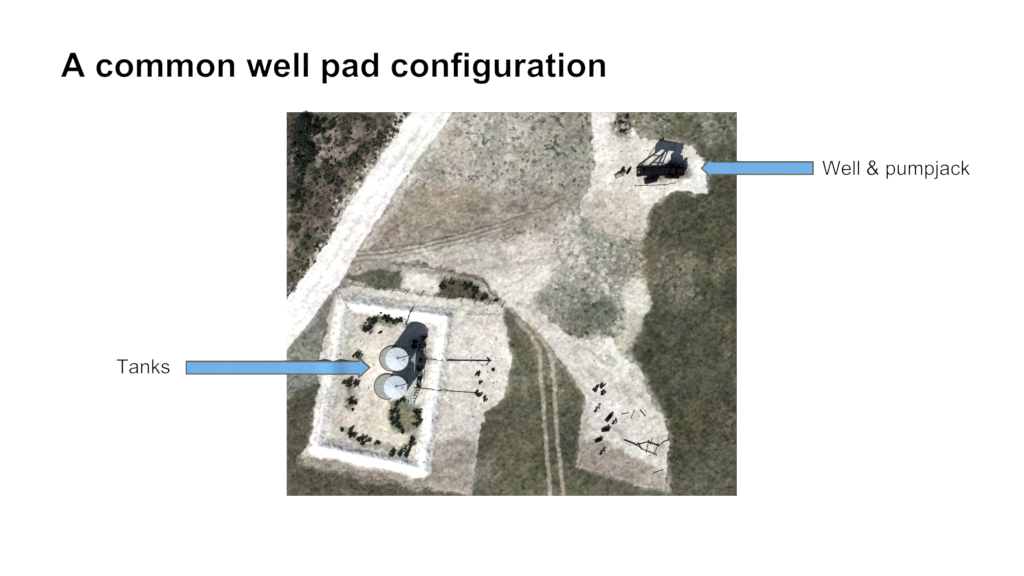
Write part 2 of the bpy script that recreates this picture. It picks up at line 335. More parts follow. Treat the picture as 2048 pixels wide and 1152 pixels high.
# ---------------------------------------------------------------- lettering
BOLD={
'A':(1479,"M1471,0 L1149,0 L1021,333 L435,333 L314,0 L0,0 L571,1466 L884,1466 Z M926,580 L724,1124 L526,580 Z"),
'c':(1139,"M1073,748 L796,698 Q782,781 732.5,823 Q683,865 604,865 Q499,865 436.5,792.5 Q374,720 374,550 Q374,361 437.5,283 Q501,205 608,205 Q688,205 739,250.5 Q790,296 811,407 L1087,360 Q1044,170 922,73 Q800,-24 595,-24 Q362,-24 223.5,123 Q85,270 85,530 Q85,793 224,939.5 Q363,1086 600,1086 Q794,1086 908.5,1002.5 Q1023,919 1073,748 Z"),
'o':(1251,"M82,546 Q82,686 151,817 Q220,948 346.5,1017 Q473,1086 629,1086 Q870,1086 1024,929.5 Q1178,773 1178,534 Q1178,293 1022.5,134.5 Q867,-24 631,-24 Q485,-24 352.5,42 Q220,108 151,235.5 Q82,363 82,546 Z M370,531 Q370,373 445,289 Q520,205 630,205 Q740,205 814.5,289 Q889,373 889,533 Q889,689 814.5,773 Q740,857 630,857 Q520,857 445,773 Q370,689 370,531 Z"),
'm':(1821,"M126,1062 L385,1062 L385,917 Q524,1086 716,1086 Q818,1086 893,1044 Q968,1002 1016,917 Q1086,1002 1167,1044 Q1248,1086 1340,1086 Q1457,1086 1538,1038.5 Q1619,991 1659,899 Q1688,831 1688,679 L1688,0 L1407,0 L1407,607 Q1407,765 1378,811 Q1339,871 1258,871 Q1199,871 1147,835 Q1095,799 1072,729.5 Q1049,660 1049,510 L1049,0 L768,0 L768,582 Q768,737 753,782 Q738,827 706.5,849 Q675,871 621,871 Q556,871 504,836 Q452,801 429.5,735 Q407,669 407,516 L407,0 L126,0 Z"),
'n':(1251,"M1113,0 L832,0 L832,542 Q832,714 814,764.5 Q796,815 755.5,843 Q715,871 658,871 Q585,871 527,831 Q469,791 447.5,725 Q426,659 426,481 L426,0 L145,0 L145,1062 L406,1062 L406,906 Q545,1086 756,1086 Q849,1086 926,1052.5 Q1003,1019 1042.5,967 Q1082,915 1097.5,849 Q1113,783 1113,660 Z"),
'w':(1593,"M345,0 L9,1062 L282,1062 L481,366 L664,1062 L935,1062 L1112,366 L1315,1062 L1592,1062 L1251,0 L981,0 L798,683 L618,0 Z"),
'e':(1139,"M762,338 L1042,291 Q988,137 871.5,56.5 Q755,-24 580,-24 Q303,-24 170,157 Q65,302 65,523 Q65,787 203,936.5 Q341,1086 552,1086 Q789,1086 926,929.5 Q1063,773 1057,450 L353,450 Q356,325 421,255.5 Q486,186 583,186 Q649,186 694,222 Q739,258 762,338 Z M778,622 Q775,744 715,807.5 Q655,871 569,871 Q477,871 417,804 Q357,737 358,622 Z"),
'l':(569,"M147,0 L147,1466 L428,1466 L428,0 Z"),
'p':(1251,"M139,1062 L401,1062 L401,906 Q452,986 539,1036 Q626,1086 732,1086 Q917,1086 1046,941 Q1175,796 1175,537 Q1175,271 1045,123.5 Q915,-24 730,-24 Q642,-24 570.5,11 Q499,46 420,131 L420,-404 L139,-404 Z M417,549 Q417,370 488,284.5 Q559,199 661,199 Q759,199 824,277.5 Q889,356 889,535 Q889,702 822,783 Q755,864 656,864 Q553,864 485,784.5 Q417,705 417,549 Z"),
'a':(1139,"M357,738 L102,784 Q145,938 250,1012 Q355,1086 562,1086 Q750,1086 842,1041.5 Q934,997 971.5,928.5 Q1009,860 1009,677 L1006,349 Q1006,209 1019.5,142.5 Q1033,76 1070,0 L792,0 Q781,28 765,83 Q758,108 755,116 Q683,46 601,11 Q519,-24 426,-24 Q262,-24 167.5,65 Q73,154 73,290 Q73,380 116,450.5 Q159,521 236.5,558.5 Q314,596 460,624 Q657,661 733,693 L733,721 Q733,802 693,836.5 Q653,871 542,871 Q467,871 425,841.5 Q383,812 357,738 Z M733,510 Q679,492 562,467 Q445,442 409,418 Q354,379 354,319 Q354,260 398,217 Q442,174 510,174 Q586,174 655,224 Q706,262 722,317 Q733,353 733,454 Z"),
'd':(1251,"M1121,0 L860,0 L860,156 Q795,65 706.5,20.5 Q618,-24 528,-24 Q345,-24 214.5,123.5 Q84,271 84,535 Q84,805 211,945.5 Q338,1086 532,1086 Q710,1086 840,938 L840,1466 L1121,1466 Z M371,554 Q371,384 418,308 Q486,198 608,198 Q705,198 773,280.5 Q841,363 841,527 Q841,710 775,790.5 Q709,871 606,871 Q506,871 438.5,791.5 Q371,712 371,554 Z"),
'f':(682,"M24,1062 L180,1062 L180,1142 Q180,1276 208.5,1342 Q237,1408 313.5,1449.5 Q390,1491 507,1491 Q627,1491 742,1455 L704,1259 Q637,1275 575,1275 Q514,1275 487.5,1246.5 Q461,1218 461,1137 L461,1062 L671,1062 L671,841 L461,841 L461,0 L180,0 L180,841 L24,841 Z"),
'i':(569,"M147,0 L147,1062 L428,1062 L428,0 Z M147,1206 L147,1466 L428,1466 L428,1206 Z"),
'g':(1251,"M121,-70 L442,-109 Q450,-165 479,-186 Q519,-216 605,-216 Q715,-216 770,-183 Q807,-161 826,-112 Q839,-77 839,17 L839,172 Q713,0 521,0 Q307,0 182,181 Q84,324 84,537 Q84,804 212.5,945 Q341,1086 532,1086 Q729,1086 857,913 L857,1062 L1120,1062 L1120,109 Q1120,-79 1089,-172 Q1058,-265 1002,-318 Q946,-371 852.5,-401 Q759,-431 616,-431 Q346,-431 233,-338.5 Q120,-246 120,-104 Q120,-90 121,-70 Z M372,553 Q372,384 437.5,305.5 Q503,227 599,227 Q702,227 773,307.5 Q844,388 844,546 Q844,711 776,791 Q708,871 604,871 Q503,871 437.5,792.5 Q372,714 372,553 Z"),
'u':(1251,"M847,0 L847,159 Q789,74 694.5,25 Q600,-24 495,-24 Q388,-24 303,23 Q218,70 180,155 Q142,240 142,390 L142,1062 L423,1062 L423,574 Q423,350 438.5,299.5 Q454,249 495,219.5 Q536,190 599,190 Q671,190 728,229.5 Q785,269 806,327.5 Q827,386 827,614 L827,1062 L1108,1062 L1108,0 Z"),
'r':(797,"M416,0 L135,0 L135,1062 L396,1062 L396,911 Q463,1018 516.5,1052 Q570,1086 637,1086 Q731,1086 818,1034 L731,789 Q661,834 601,834 Q543,834 503,802 Q463,770 439.5,686.5 Q416,603 416,335 Z"),
't':(682,"M634,1062 L634,838 L442,838 L442,410 Q442,280 447.5,258.5 Q453,237 472.5,223 Q492,209 520,209 Q559,209 633,236 L657,18 Q559,-24 435,-24 Q359,-24 298,1.5 Q237,27 208.5,67.5 Q180,108 169,177 Q160,226 160,375 L160,838 L31,838 L31,1062 L160,1062 L160,1273 L442,1437 L442,1062 Z"),
' ':(569,"")}
REG={
'e':(1139,"M862,342 L1048,319 Q1004,156 885,66 Q766,-24 581,-24 Q348,-24 211.5,119.5 Q75,263 75,522 Q75,790 213,938 Q351,1086 571,1086 Q784,1086 919,941 Q1054,796 1054,533 Q1054,517 1053,485 L261,485 Q271,310 360,217 Q449,124 582,124 Q681,124 751,176 Q821,228 862,342 Z M271,633 L864,633 Q852,767 796,834 Q710,938 573,938 Q449,938 364.5,855 Q280,772 271,633 Z"),
'l':(455,"M131,0 L131,1466 L311,1466 L311,0 Z"),
'p':(1139,"M135,-407 L135,1062 L299,1062 L299,924 Q357,1005 430,1045.5 Q503,1086 607,1086 Q743,1086 847,1016 Q951,946 1004,818.5 Q1057,691 1057,539 Q1057,376 998.5,245.5 Q940,115 828.5,45.5 Q717,-24 594,-24 Q504,-24 432.5,14 Q361,52 315,110 L315,-407 Z M298,525 Q298,320 381,222 Q464,124 582,124 Q702,124 787.5,225.5 Q873,327 873,540 Q873,743 789.5,844 Q706,945 590,945 Q475,945 386.5,837.5 Q298,730 298,525 Z"),
'u':(1139,"M831,0 L831,156 Q707,-24 494,-24 Q400,-24 318.5,12 Q237,48 197.5,102.5 Q158,157 142,236 Q131,289 131,404 L131,1062 L311,1062 L311,473 Q311,332 322,283 Q339,212 394,171.5 Q449,131 530,131 Q611,131 682,172.5 Q753,214 782.5,285.5 Q812,357 812,493 L812,1062 L992,1062 L992,0 Z"),
'm':(1706,"M135,0 L135,1062 L296,1062 L296,913 Q346,991 429,1038.5 Q512,1086 618,1086 Q736,1086 811.5,1037 Q887,988 918,900 Q1044,1086 1246,1086 Q1404,1086 1489,998.5 Q1574,911 1574,729 L1574,0 L1395,0 L1395,669 Q1395,777 1377.5,824.5 Q1360,872 1314,901 Q1268,930 1206,930 Q1094,930 1020,855.5 Q946,781 946,617 L946,0 L766,0 L766,690 Q766,810 722,870 Q678,930 578,930 Q502,930 437.5,890 Q373,850 344,773 Q315,696 315,551 L315,0 Z"),
'n':(1139,"M135,0 L135,1062 L297,1062 L297,911 Q414,1086 635,1086 Q731,1086 811.5,1051.5 Q892,1017 932,961 Q972,905 988,828 Q998,778 998,653 L998,0 L818,0 L818,646 Q818,756 797,810.5 Q776,865 722.5,897.5 Q669,930 597,930 Q482,930 398.5,857 Q315,784 315,580 L315,0 Z"),
'j':(455,"M134,1257 L134,1466 L314,1466 L314,1257 Z M-94,-412 L-60,-259 Q-6,-273 25,-273 Q80,-273 107,-236.5 Q134,-200 134,-54 L134,1062 L314,1062 L314,-58 Q314,-254 263,-331 Q198,-431 47,-431 Q-26,-431 -94,-412 Z"),
'a':(1139,"M828,131 Q728,46 635.5,11 Q543,-24 437,-24 Q262,-24 168,61.5 Q74,147 74,280 Q74,358 109.5,422.5 Q145,487 202.5,526 Q260,565 332,585 Q385,599 492,612 Q710,638 813,674 Q814,711 814,721 Q814,831 763,876 Q694,937 558,937 Q431,937 370.5,892.5 Q310,848 281,735 L105,759 Q129,872 184,941.5 Q239,1011 343,1048.5 Q447,1086 584,1086 Q720,1086 805,1054 Q890,1022 930,973.5 Q970,925 986,851 Q995,805 995,685 L995,445 Q995,194 1006.5,127.5 Q1018,61 1052,0 L864,0 Q836,56 828,131 Z M813,533 Q715,493 519,465 Q408,449 362,429 Q316,409 291,370.5 Q266,332 266,285 Q266,213 320.5,165 Q375,117 480,117 Q584,117 665,162.5 Q746,208 784,287 Q813,348 813,467 Z"),
'c':(1024,"M828,389 L1005,366 Q976,183 856.5,79.5 Q737,-24 563,-24 Q345,-24 212.5,118.5 Q80,261 80,527 Q80,699 137,828 Q194,957 310.5,1021.5 Q427,1086 564,1086 Q737,1086 847,998.5 Q957,911 988,750 L813,723 Q788,830 724.5,884 Q661,938 571,938 Q435,938 350,840.5 Q265,743 265,532 Q265,318 347,221 Q429,124 561,124 Q667,124 738,189 Q809,254 828,389 Z"),
'k':(1024,"M136,0 L136,1466 L316,1466 L316,630 L742,1062 L975,1062 L569,668 L1016,0 L794,0 L443,543 L316,421 L316,0 Z"),
'T':(1251,"M531,0 L531,1293 L48,1293 L48,1466 L1210,1466 L1210,1293 L725,1293 L725,0 Z"),
's':(1024,"M63,317 L241,345 Q256,238 324.5,181 Q393,124 516,124 Q640,124 700,174.5 Q760,225 760,293 Q760,354 707,389 Q670,413 523,450 Q325,500 248.5,536.5 Q172,573 132.5,637.5 Q93,702 93,780 Q93,851 125.5,911.5 Q158,972 214,1012 Q256,1043 328.5,1064.5 Q401,1086 484,1086 Q609,1086 703.5,1050 Q798,1014 843,952.5 Q888,891 905,788 L729,764 Q717,846 659.5,892 Q602,938 497,938 Q373,938 320,897 Q267,856 267,801 Q267,766 289,738 Q311,709 358,690 Q385,680 517,644 Q708,593 783.5,560.5 Q859,528 902,466 Q945,404 945,312 Q945,222 892.5,142.5 Q840,63 741,19.5 Q642,-24 517,-24 Q310,-24 201.5,62 Q93,148 63,317 Z"),
'W':(1933,"M414,0 L25,1466 L224,1466 L447,505 Q483,354 509,205 Q565,440 575,476 L854,1466 L1088,1466 L1298,724 Q1377,448 1412,205 Q1440,344 1485,524 L1715,1466 L1910,1466 L1508,0 L1321,0 L1012,1117 Q973,1257 966,1289 Q943,1188 923,1117 L612,0 Z"),
'&':(1366,"M973,173 Q881,70 772.5,18.5 Q664,-33 538,-33 Q305,-33 169,123 Q58,251 58,409 Q58,549 148.5,662 Q239,775 418,860 Q316,977 282,1050 Q248,1122 248,1189 Q248,1323 353,1421.5 Q458,1520 617,1520 Q769,1520 866,1426.5 Q963,1333 963,1202 Q963,990 682,840 L949,500 Q995,590 1020,708 L1210,667 Q1161,472 1078,346 Q1181,210 1311,117 L1188,-29 Q1077,42 973,173 Z M595,956 Q714,1026 748.5,1079 Q784,1132 784,1195 Q784,1270 736,1318.5 Q688,1366 617,1366 Q544,1366 495.5,1318.5 Q447,1272 447,1204 Q447,1170 464.5,1133 Q482,1095 517,1053 Z M858,314 L523,729 Q375,641 323,565.5 Q272,490 272,416 Q272,326 344,228.5 Q416,131 547,131 Q629,131 716.5,182 Q804,233 858,314 Z"),
' ':(569,"")}
def lettering(name,text,font,x,y,em):
    cu=bpy.data.curves.new(name,'CURVE'); cu.dimensions='2D'; cu.fill_mode='BOTH'; cu.extrude=0.004
    pen=0
    for ch in text:
        adv,d=font[ch]; pts=[]
        toks=d.split(); i=0
        def P(t):
            a,b_=t.split(','); return (float(a),float(b_))
        while i<len(toks):
            t=toks[i]
            if t[0]=='M': pts=[P(t[1:])]
            elif t[0]=='L': pts.append(P(t[1:]))
            elif t[0]=='Q':
                c=P(t[1:]); i+=1; e=P(toks[i]); s=pts[-1]
                for k in range(1,6):
                    u=k/5; pts.append(((1-u)**2*s[0]+2*u*(1-u)*c[0]+u*u*e[0],(1-u)**2*s[1]+2*u*(1-u)*c[1]+u*u*e[1]))
            elif t[0]=='Z':
                if math.hypot(pts[0][0]-pts[-1][0],pts[0][1]-pts[-1][1])<1: pts=pts[:-1]
                sp=cu.splines.new('POLY'); sp.points.add(len(pts)-1); sp.use_cyclic_u=True
                for k,(a,b_) in enumerate(pts):
                    v=W(x+(pen+a)/2048*em, y-b_/2048*em); sp.points[k].co=(v.x,v.y,0,1)
            i+=1
        pen+=adv
    o=bpy.data.objects.new(name,cu); scene.collection.objects.link(o); o.location.z=0.012
    cu.materials.append(M_black)
    bpy.context.view_layer.update()
    dg=bpy.context.evaluated_depsgraph_get()
    me=bpy.data.meshes.new_from_object(o.evaluated_get(dg))
    bpy.data.objects.remove(o); o2=bpy.data.objects.new(name,me); scene.collection.objects.link(o2); o2.location.z=0.012
    if not me.materials: me.materials.append(M_black)
lettering('title_lettering','A common well pad configuration',BOLD,121.5,154,68.1)
lettering('pumpjack_label_lettering','Well & pumpjack',REG,1644,350,39.8)
lettering('tanks_label_lettering','Tanks',REG,232.5,747,39.8)

# ---------------------------------------------------------------- arrows (draped)
def arrow(name,xt,xh,xe,yc,hb,hh,bw=3.0):
    root=bpy.data.objects.new(name,None); scene.collection.objects.link(root)
    sgn=1 if xe>xt else -1
    prof={}
    def hs(px):      # one smooth height profile along the arrow
        key=int(round(px/4.0))
        if key not in prof:
            prof[key]=np.mean([max(hz(key*4.0+dx,yc+dy,3) for dy in (-20,-10,0,10,20)) for dx in (-10,-5,0,5,10)])+0.06
        return prof[key]
    def mk(nm,ins,dz,mat):
        L=abs(xe-xt); hl=abs(xh-xt)
        slope=hh/hl
        g=ins/math.sin(math.atan(slope)) if ins else 0
        s0=g; sh=hl-ins; s1=L-ins
        def half(s):
            return (s-s0)*slope if s<=sh else hb-ins
        # columns on a shared 4 px raster so both layers follow the same profile
        def strip(a,b,fn):
            ss=[a]; k=math.ceil((xt+sgn*a)/4.0) if sgn>0 else math.floor((xt+sgn*a)/4.0)
            while True:
                s=(k*4.0-xt)*sgn
                if s>=b-0.01: break
                if s>a+0.01: ss.append(s)
                k+=sgn
            ss.append(b)
            base=len(verts)
            for s in ss:
                px=xt+sgn*s; t0=math.floor(px/4.0); fr=px/4.0-t0
                z=hs(t0*4.0)*(1-fr)+hs(t0*4.0+4.0)*fr+dz
                w=fn(s); verts.append(W(px,yc-w,z)); verts.append(W(px,yc+w,z))
            for c in range(len(ss)-1):
                q=(base+2*c,base+2*c+1,base+2*c+3,base+2*c+2)
                faces.append(q if sgn>0 else q[::-1])
        verts=[];faces=[]
        strip(s0,sh,lambda s:(s-s0)*slope+0.01)
        strip(sh,s1,lambda s:hb-ins)
        me=bpy.data.meshes.new(nm); me.from_pydata(verts,[],faces)
        add_obj(nm,me,mat,root)
    mk('outline',0,0.0,M_outl); mk('fill',bw,0.03,M_blue)
arrow('arrow_marker',741.5,716,371,735.5,14,22.5)
arrow('arrow_marker',1400.5,1424.5,1627.5,336.5,14,22.5)

# ---------------------------------------------------------------- helpers for parts
class Asm:
    def __init__(s,name,px,py,rot=0,z=None):
        s.r=bpy.data.objects.new(name,None); scene.collection.objects.link(s.r)
        s.r.location=W(px,py,hz(px,py)-0.03 if z is None else z); s.r.rotation_euler[2]=rot
    def beam(s,nm,p0,p1,w,h,mat):
        p0=Vector(p0);p1=Vector(p1);d=p1-p0;L=d.length
        bm=bmesh.new(); bmesh.ops.create_cube(bm,size=1); bmesh.ops.scale(bm,vec=(w,h,L),verts=bm.verts)
        if min(w,h,L)>0.25: bmesh.ops.bevel(bm,geom=bm.edges[:],offset=0.04,segments=1,affect='EDGES')
        q=d.to_track_quat('Z','Y'); bmesh.ops.transform(bm,matrix=Matrix.Translation((p0+p1)/2)@q.to_matrix().to_4x4(),verts=bm.verts)
        me=bpy.data.meshes.new(nm); bm.to_mesh(me); bm.free(); return add_obj(nm,me,mat,s.r)
    def cyl(s,nm,p0,p1,r,mat,r2=None,seg=24):
        p0=Vector(p0);p1=Vector(p1);d=p1-p0
        bm=bmesh.new(); bmesh.ops.create_cone(bm,cap_ends=True,segments=seg,radius1=r,radius2=r if r2 is None else r2,depth=d.length)
        q=d.to_track_quat('Z','Y'); bmesh.ops.transform(bm,matrix=Matrix.Translation((p0+p1)/2)@q.to_matrix().to_4x4(),verts=bm.verts)
        me=bpy.data.meshes.new(nm); bm.to_mesh(me); bm.free(); return add_obj(nm,me,mat,s.r)
    def box(s,nm,c,sz,mat):
        return s.beam(nm,(c[0],c[1],c[2]-sz[2]/2),(c[0],c[1],c[2]+sz[2]/2),sz[0],sz[1],mat)

# tanks
def tank(px,py,fx,R=2.25,Hh=5.8):
    a=Asm('storage_tank',px,py)
    a.cyl('side_standin_disc',(fx,0,0),(fx,0,0.28),R+0.3,M_grey,R+0.15,48)  # disc added off-centre, standing in for the tank's visible grey side
    a.cyl('side_standin_rim',(fx,0,0),(fx,0,0.18),R+0.42,M_rust,R+0.38,48)  # dark edge of the same added disc
    a.cyl('shell',(0,0,0.28),(0,0,Hh),R,M_tanks,seg=64)
    for z in (1.6,3.0,4.4): a.cyl('band',(0,0,z),(0,0,z+0.07),R+0.03,M_tanks,seg=64)
    a.cyl('rim',(0,0,Hh-0.05),(0,0,Hh+0.06),R+0.06,M_galv,seg=64)
    a.cyl('roof',(0,0,Hh+0.06),(0,0,Hh+0.38),R-0.02,M_tankw,0.3,48)
    for k in range(12):
        t=k*math.pi/6+0.2; c,s_=math.cos(t),math.sin(t)
        a.beam('roof_seam',(0.35*c,0.35*s_,Hh+0.375),(R*0.96*c,R*0.96*s_,Hh+0.085),0.05,0.03,M_galv)
    a.cyl('hatch',(1.3,-0.2,Hh+0.1),(1.3,-0.2,Hh+0.3),0.28,M_galv)
    a.cyl('vent',(0,0,Hh+0.3),(0,0,Hh+0.6),0.1,M_galv)
    a.cyl('vent_cap',(0,0,Hh+0.6),(0,0,Hh+0.68),0.2,M_galv)
    a.beam('inlet_pipe',(1.9,0.5,Hh+0.3),(0,0,Hh+0.5),0.12,0.12,M_galv)
    a.cyl('drop_pipe',(2.35,0.5,0),(2.35,0.5,Hh+0.3),0.1,M_galv)
tank(796,717,-1.15); tank(793,773,-1.9)

# catwalk (east side of the tanks)
a=Asm('tank_catwalk',826,742)
a.r.rotation_euler[2]=-0.05
for xx in (-0.35,0.35):
    a.beam('rail_beam',(xx,-5.2,2.4),(xx,5.6,2.4),0.12,0.18,M_galv)
a.beam('handrail',(0.4,-5.2,3.3),(0.4,5.6,3.3),0.08,0.08,M_galv)
for k in range(6): a.beam('stanchion',(0.4,-5.1+k*2.1,2.45),(0.4,-5.1+k*2.1,3.3),0.06,0.06,M_galv)
for k in range(28): a.beam('grating',(-0.32,-5.1+k*0.39,2.46),(0.32,-5.1+k*0.39,2.46),0.2,0.03,M_galv)
for yy in (-5.0,0,5.3):
    for xx in (-0.35,0.35): a.beam('leg',(xx,yy,0),(xx,yy,2.4),0.12,0.12,M_galv)
for xx in (-0.35,0.35): a.beam('stair_stringer',(xx,-5.2,2.4),(xx,-6.9,0.1),0.1,0.2,M_galv)
for k in range(7):
    t=(k+0.5)/7; a.beam('stair_tread',(-0.35,-5.2-1.7*t,2.4-2.3*t),(0.35,-5.2-1.7*t,2.4-2.3*t),0.2,0.04,M_galv)
a=Asm('added_shadow_vessel',829,692)  # vessel added and sized so its shadow widens the tank shadow
a.cyl('shell',(0,0,0.5),(0,0,3.5),0.55,M_iron,seg=32); a.cyl('dome',(0,0,3.5),(0,0,3.8),0.55,M_iron,0.2,32)
a.cyl('skirt',(0,0,0),(0,0,0.5),0.62,M_rust)
a.beam('outlet',(0,0,1.0),(-1.2,-0.2,1.0),0.15,0.15,M_rust)
a.box('burner_box',(0.1,0.9,0.6),(0.9,0.8,1.0),M_iron)
a=Asm('vent_mast',810,652)
a.cyl('pole',(0,0,0),(0,1.2,2.6),0.12,M_galv); a.cyl('tip',(0,1.2,2.6),(0,1.4,3.0),0.26,M_tankw,0.16)
a.box('footing',(0,0,0.15),(0.7,0.7,0.3),M_grey)

# pipelines lying close to the ground
def pipeline(pts,z=0.2,r=0.12,mat=M_iron):
    a=Asm('pipeline',pts[0][0],pts[0][1],z=0)
    o=W(*pts[0])
    for (x0,y0),(x1,y1) in zip(pts[:-1],pts[1:]):
        L=math.hypot(x1-x0,y1-y0); n=max(int(L/12),1)
        prev=None
        for k in range(n+1):
            t=k/n; xx=x0+(x1-x0)*t; yy=y0+(y1-y0)*t
            m=W(xx,yy,hz(xx,yy)+z)-o
            if prev is not None: a.cyl('pipe',prev,m,r,mat,seg=8)
            a.beam('support',(m.x,m.y,hz(xx,yy)-0.03),(m.x,m.y,m.z),0.2,0.2,mat)
            prev=m
    return a
pipeline([(838,717),(884,721)],0.1,0.05,M_rust); pipeline([(894,721),(940,721),(981,722)],0.12,0.1)
pipeline([(974,716),(980,722),(973,729)],0.12,0.1)
pipeline([(828,775),(880,781),(955,786)],0.1,0.05,M_rust)
pipeline([(1248,880),(1264,886),(1272,890),(1295,884),(1318,892),(1326,884),(1336,880)],0.12,0.09)
pipeline([(1266,886),(1285,899),(1312,909)],0.1,0.05,M_rust)
for q in ([(1276,886),(1282,898)],[(1297,882),(1292,904)],[(1316,888),(1308,908)],[(1304,878),(1300,888)]): pipeline(q,0.12,0.07)
pipeline([(1244,828),(1256,826)],0.1,0.06,M_rust); pipeline([(1268,822),(1262,836)],0.1,0.06); pipeline([(1280,820),(1290,832)],0.1,0.06)
pipeline([(1270,372),(1330,370),(1350,366)],0.08,0.04,M_rust)
pipeline([(1376,292),(1400,276),(1428,262)],0.1,0.08,M_wood)
pipeline([(1310,945),(1325,940)],0.1,0.06,M_rust)

# pumpjack
a=Asm('pumpjack',1315,343)
I=M_iron
for yy in (-0.75,0.75):
    a.beam('skid_rail',(-4.3,yy,0.3),(5.2,yy,0.3),0.3,0.35,I)
for k in range(8): a.beam('skid_cross',(-4.1+k*1.3,-0.75,0.3),(-4.1+k*1.3,0.75,0.3),0.22,0.25,I)
for yy in (-1,1):
    a.beam('samson_leg',(-4.0,yy*1.0,0.4),(-1.6,yy*0.5,5.2),0.3,0.3,I)
    a.beam('samson_leg',(-0.2,yy*1.0,0.4),(-1.2,yy*0.5,5.2),0.25,0.25,I)
    a.beam('samson_brace',(-2.8,yy*0.7,2.8),(-0.7,yy*0.7,2.7),0.14,0.14,I)
a.beam('walking_beam',(-3.4,0,6.0),(1.6,0,5.2),1.0,1.0,I)
a.cyl('saddle_bearing',(-1.4,-0.7,5.3),(-1.4,0.7,5.3),0.3,I)
vs=[];fs=[]
n=9
prof=[(-3.0,5.2),(-3.0,6.6)]+[(-3.0-1.0*math.cos(t)*0.9,5.9+1.4*math.sin(t)) for t in np.linspace(1.25,-1.25,n)]
for yy in (-0.4,0.4):
    for p in prof: vs.append((p[0],yy,p[1]))
m=len(prof); fs.append(tuple(range(m))); fs.append(tuple(range(2*m-1,m-1,-1)))
for k in range(m): fs.append((k,(k+1)%m,m+(k+1)%m,m+k))
me=bpy.data.meshes.new('horsehead'); me.from_pydata(vs,[],fs); add_obj('horsehead',me,I,a.r)
a.beam('bridle',(-3.95,0,5.3),(-3.9,0,1.6),0.07,0.15,I); a.cyl('wellhead',(-3.9,0,0),(-3.9,0,1.6),0.2,M_rust,0.14)
a.beam('flow_tee',(-3.9,-0.6,1.1),(-3.9,0.6,1.1),0.15,0.15,M_rust)
gx=2.4
a.box('gearbox_base',(gx,0,0.9),(2.0,1.6,0.9),I); a.box('gearbox',(gx,0,1.9),(2.1,1.3,1.2),I)
a.cyl('crankshaft',(gx,-1.5,2.1),(gx,1.5,2.1),0.2,I)
for yy in (-1.2,1.2):
    a.beam('crank_arm',(gx-0.7,yy,2.8),(gx+1.0,yy,1.0),0.4,0.6,I)
    a.cyl('counterweight',(gx+0.9,yy-0.28,1.15),(gx+0.9,yy+0.28,1.15),0.95,I)
    a.cyl('counterweight',(gx-0.3,yy-0.24,2.3),(gx-0.3,yy+0.24,2.3),0.8,I)
    a.beam('pitman_arm',(gx-0.7,yy*1.1,2.8),(1.4,yy*0.7,5.1),0.18,0.2,I)
a.beam('equaliser',(1.4,-0.9,5.05),(1.4,0.9,5.05),0.4,0.45,I)
a.box('motor_base',(4.4,0,0.7),(1.3,1.4,0.5),I); a.box('motor',(4.4,0,1.35),(1.1,1.1,0.9),I); a.cyl('flywheel',(4.3,-0.85,1.4),(4.3,-0.65,1.4),0.65,I)
a.box('belt_guard',(3.7,-0.95,1.6),(1.7,0.25,0.9),I)
a.box('control_panel',(4.7,1.1,1.0),(0.6,0.4,1.5),I)

def equip(name,px,py,sc,rot,mat):
    a=Asm(name,px,py,rot)
    a.box('skid',(0,0,0.12*sc),(1.8*sc,0.9*sc,0.18*sc),M_rust)
    a.cyl('vessel',(-0.7*sc,0,0.6*sc),(0.5*sc,0,0.6*sc),0.35*sc,mat); a.box('motor',(0.75*sc,0,0.45*sc),(0.45*sc,0.5*sc,0.5*sc),mat)
    a.cyl('riser',(0,0,0.6*sc),(0,0,1.2*sc),0.09*sc,mat); a.cyl('handwheel',(0,0,1.2*sc),(0,0,1.26*sc),0.22*sc,mat)
equip('pump_skid',1300,361,1.4,0.2,I); equip('pump_skid',1238,350,1.0,0.4,M_grey); equip('chemical_pump',1256,343,0.7,1.0,I)
equip('pump_skid',1210,860,0.85,0.1,I); equip('pump_skid',1217,836,0.95,0.9,I); equip('pump_skid',1196,881,0.8,0.3,I)
for px,py,h in ((1190,822,1.5),(1201,907,1.2),(1226,846,0.9)):
    a=Asm('wellhead',px,py)
    a.cyl('casing',(0,0,0),(0,0,h*0.4),0.22,M_rust); a.cyl('tree',(0,0,h*0.4),(0,0,h),0.11,M_iron)
    a.beam('valve_arm',(-0.5,0,h*0.6),(0.5,0,h*0.6),0.13,0.13,M_iron); a.cyl('handwheel',(0.5,0,h*0.6-0.25),(0.55,0,h*0.6-0.25),0.2,M_iron)
    a.cyl('cap',(0,0,h),(0,0,h+0.06),0.25,M_iron)

def fence(pts,step=24):
    a=Asm('wire_fence',pts[0][0],pts[0][1],z=0); o=W(*pts[0]); prev=None
    for (x0,y0),(x1,y1) in zip(pts[:-1],pts[1:]):
        L=math.hypot(x1-x0,y1-y0); n=max(int(L/step),1)
        for k in range(n+1):
            x=x0+(x1-x0)*k/n; y=y0+(y1-y0)*k/n; p=W(x,y,hz(x,y)-0.03)-o
            a.beam('post',p,p+Vector((random.uniform(-.1,.1),random.uniform(-.1,.1),1.2)),0.14,0.14,M_wood)
            if prev:
                for z in (0.5,1.0): a.beam('wire',prev+Vector((0,0,z)),p+Vector((0,0,z)),0.02,0.02,M_galv)
            prev=p
fence([(698,574),(840,592),(1002,614)])

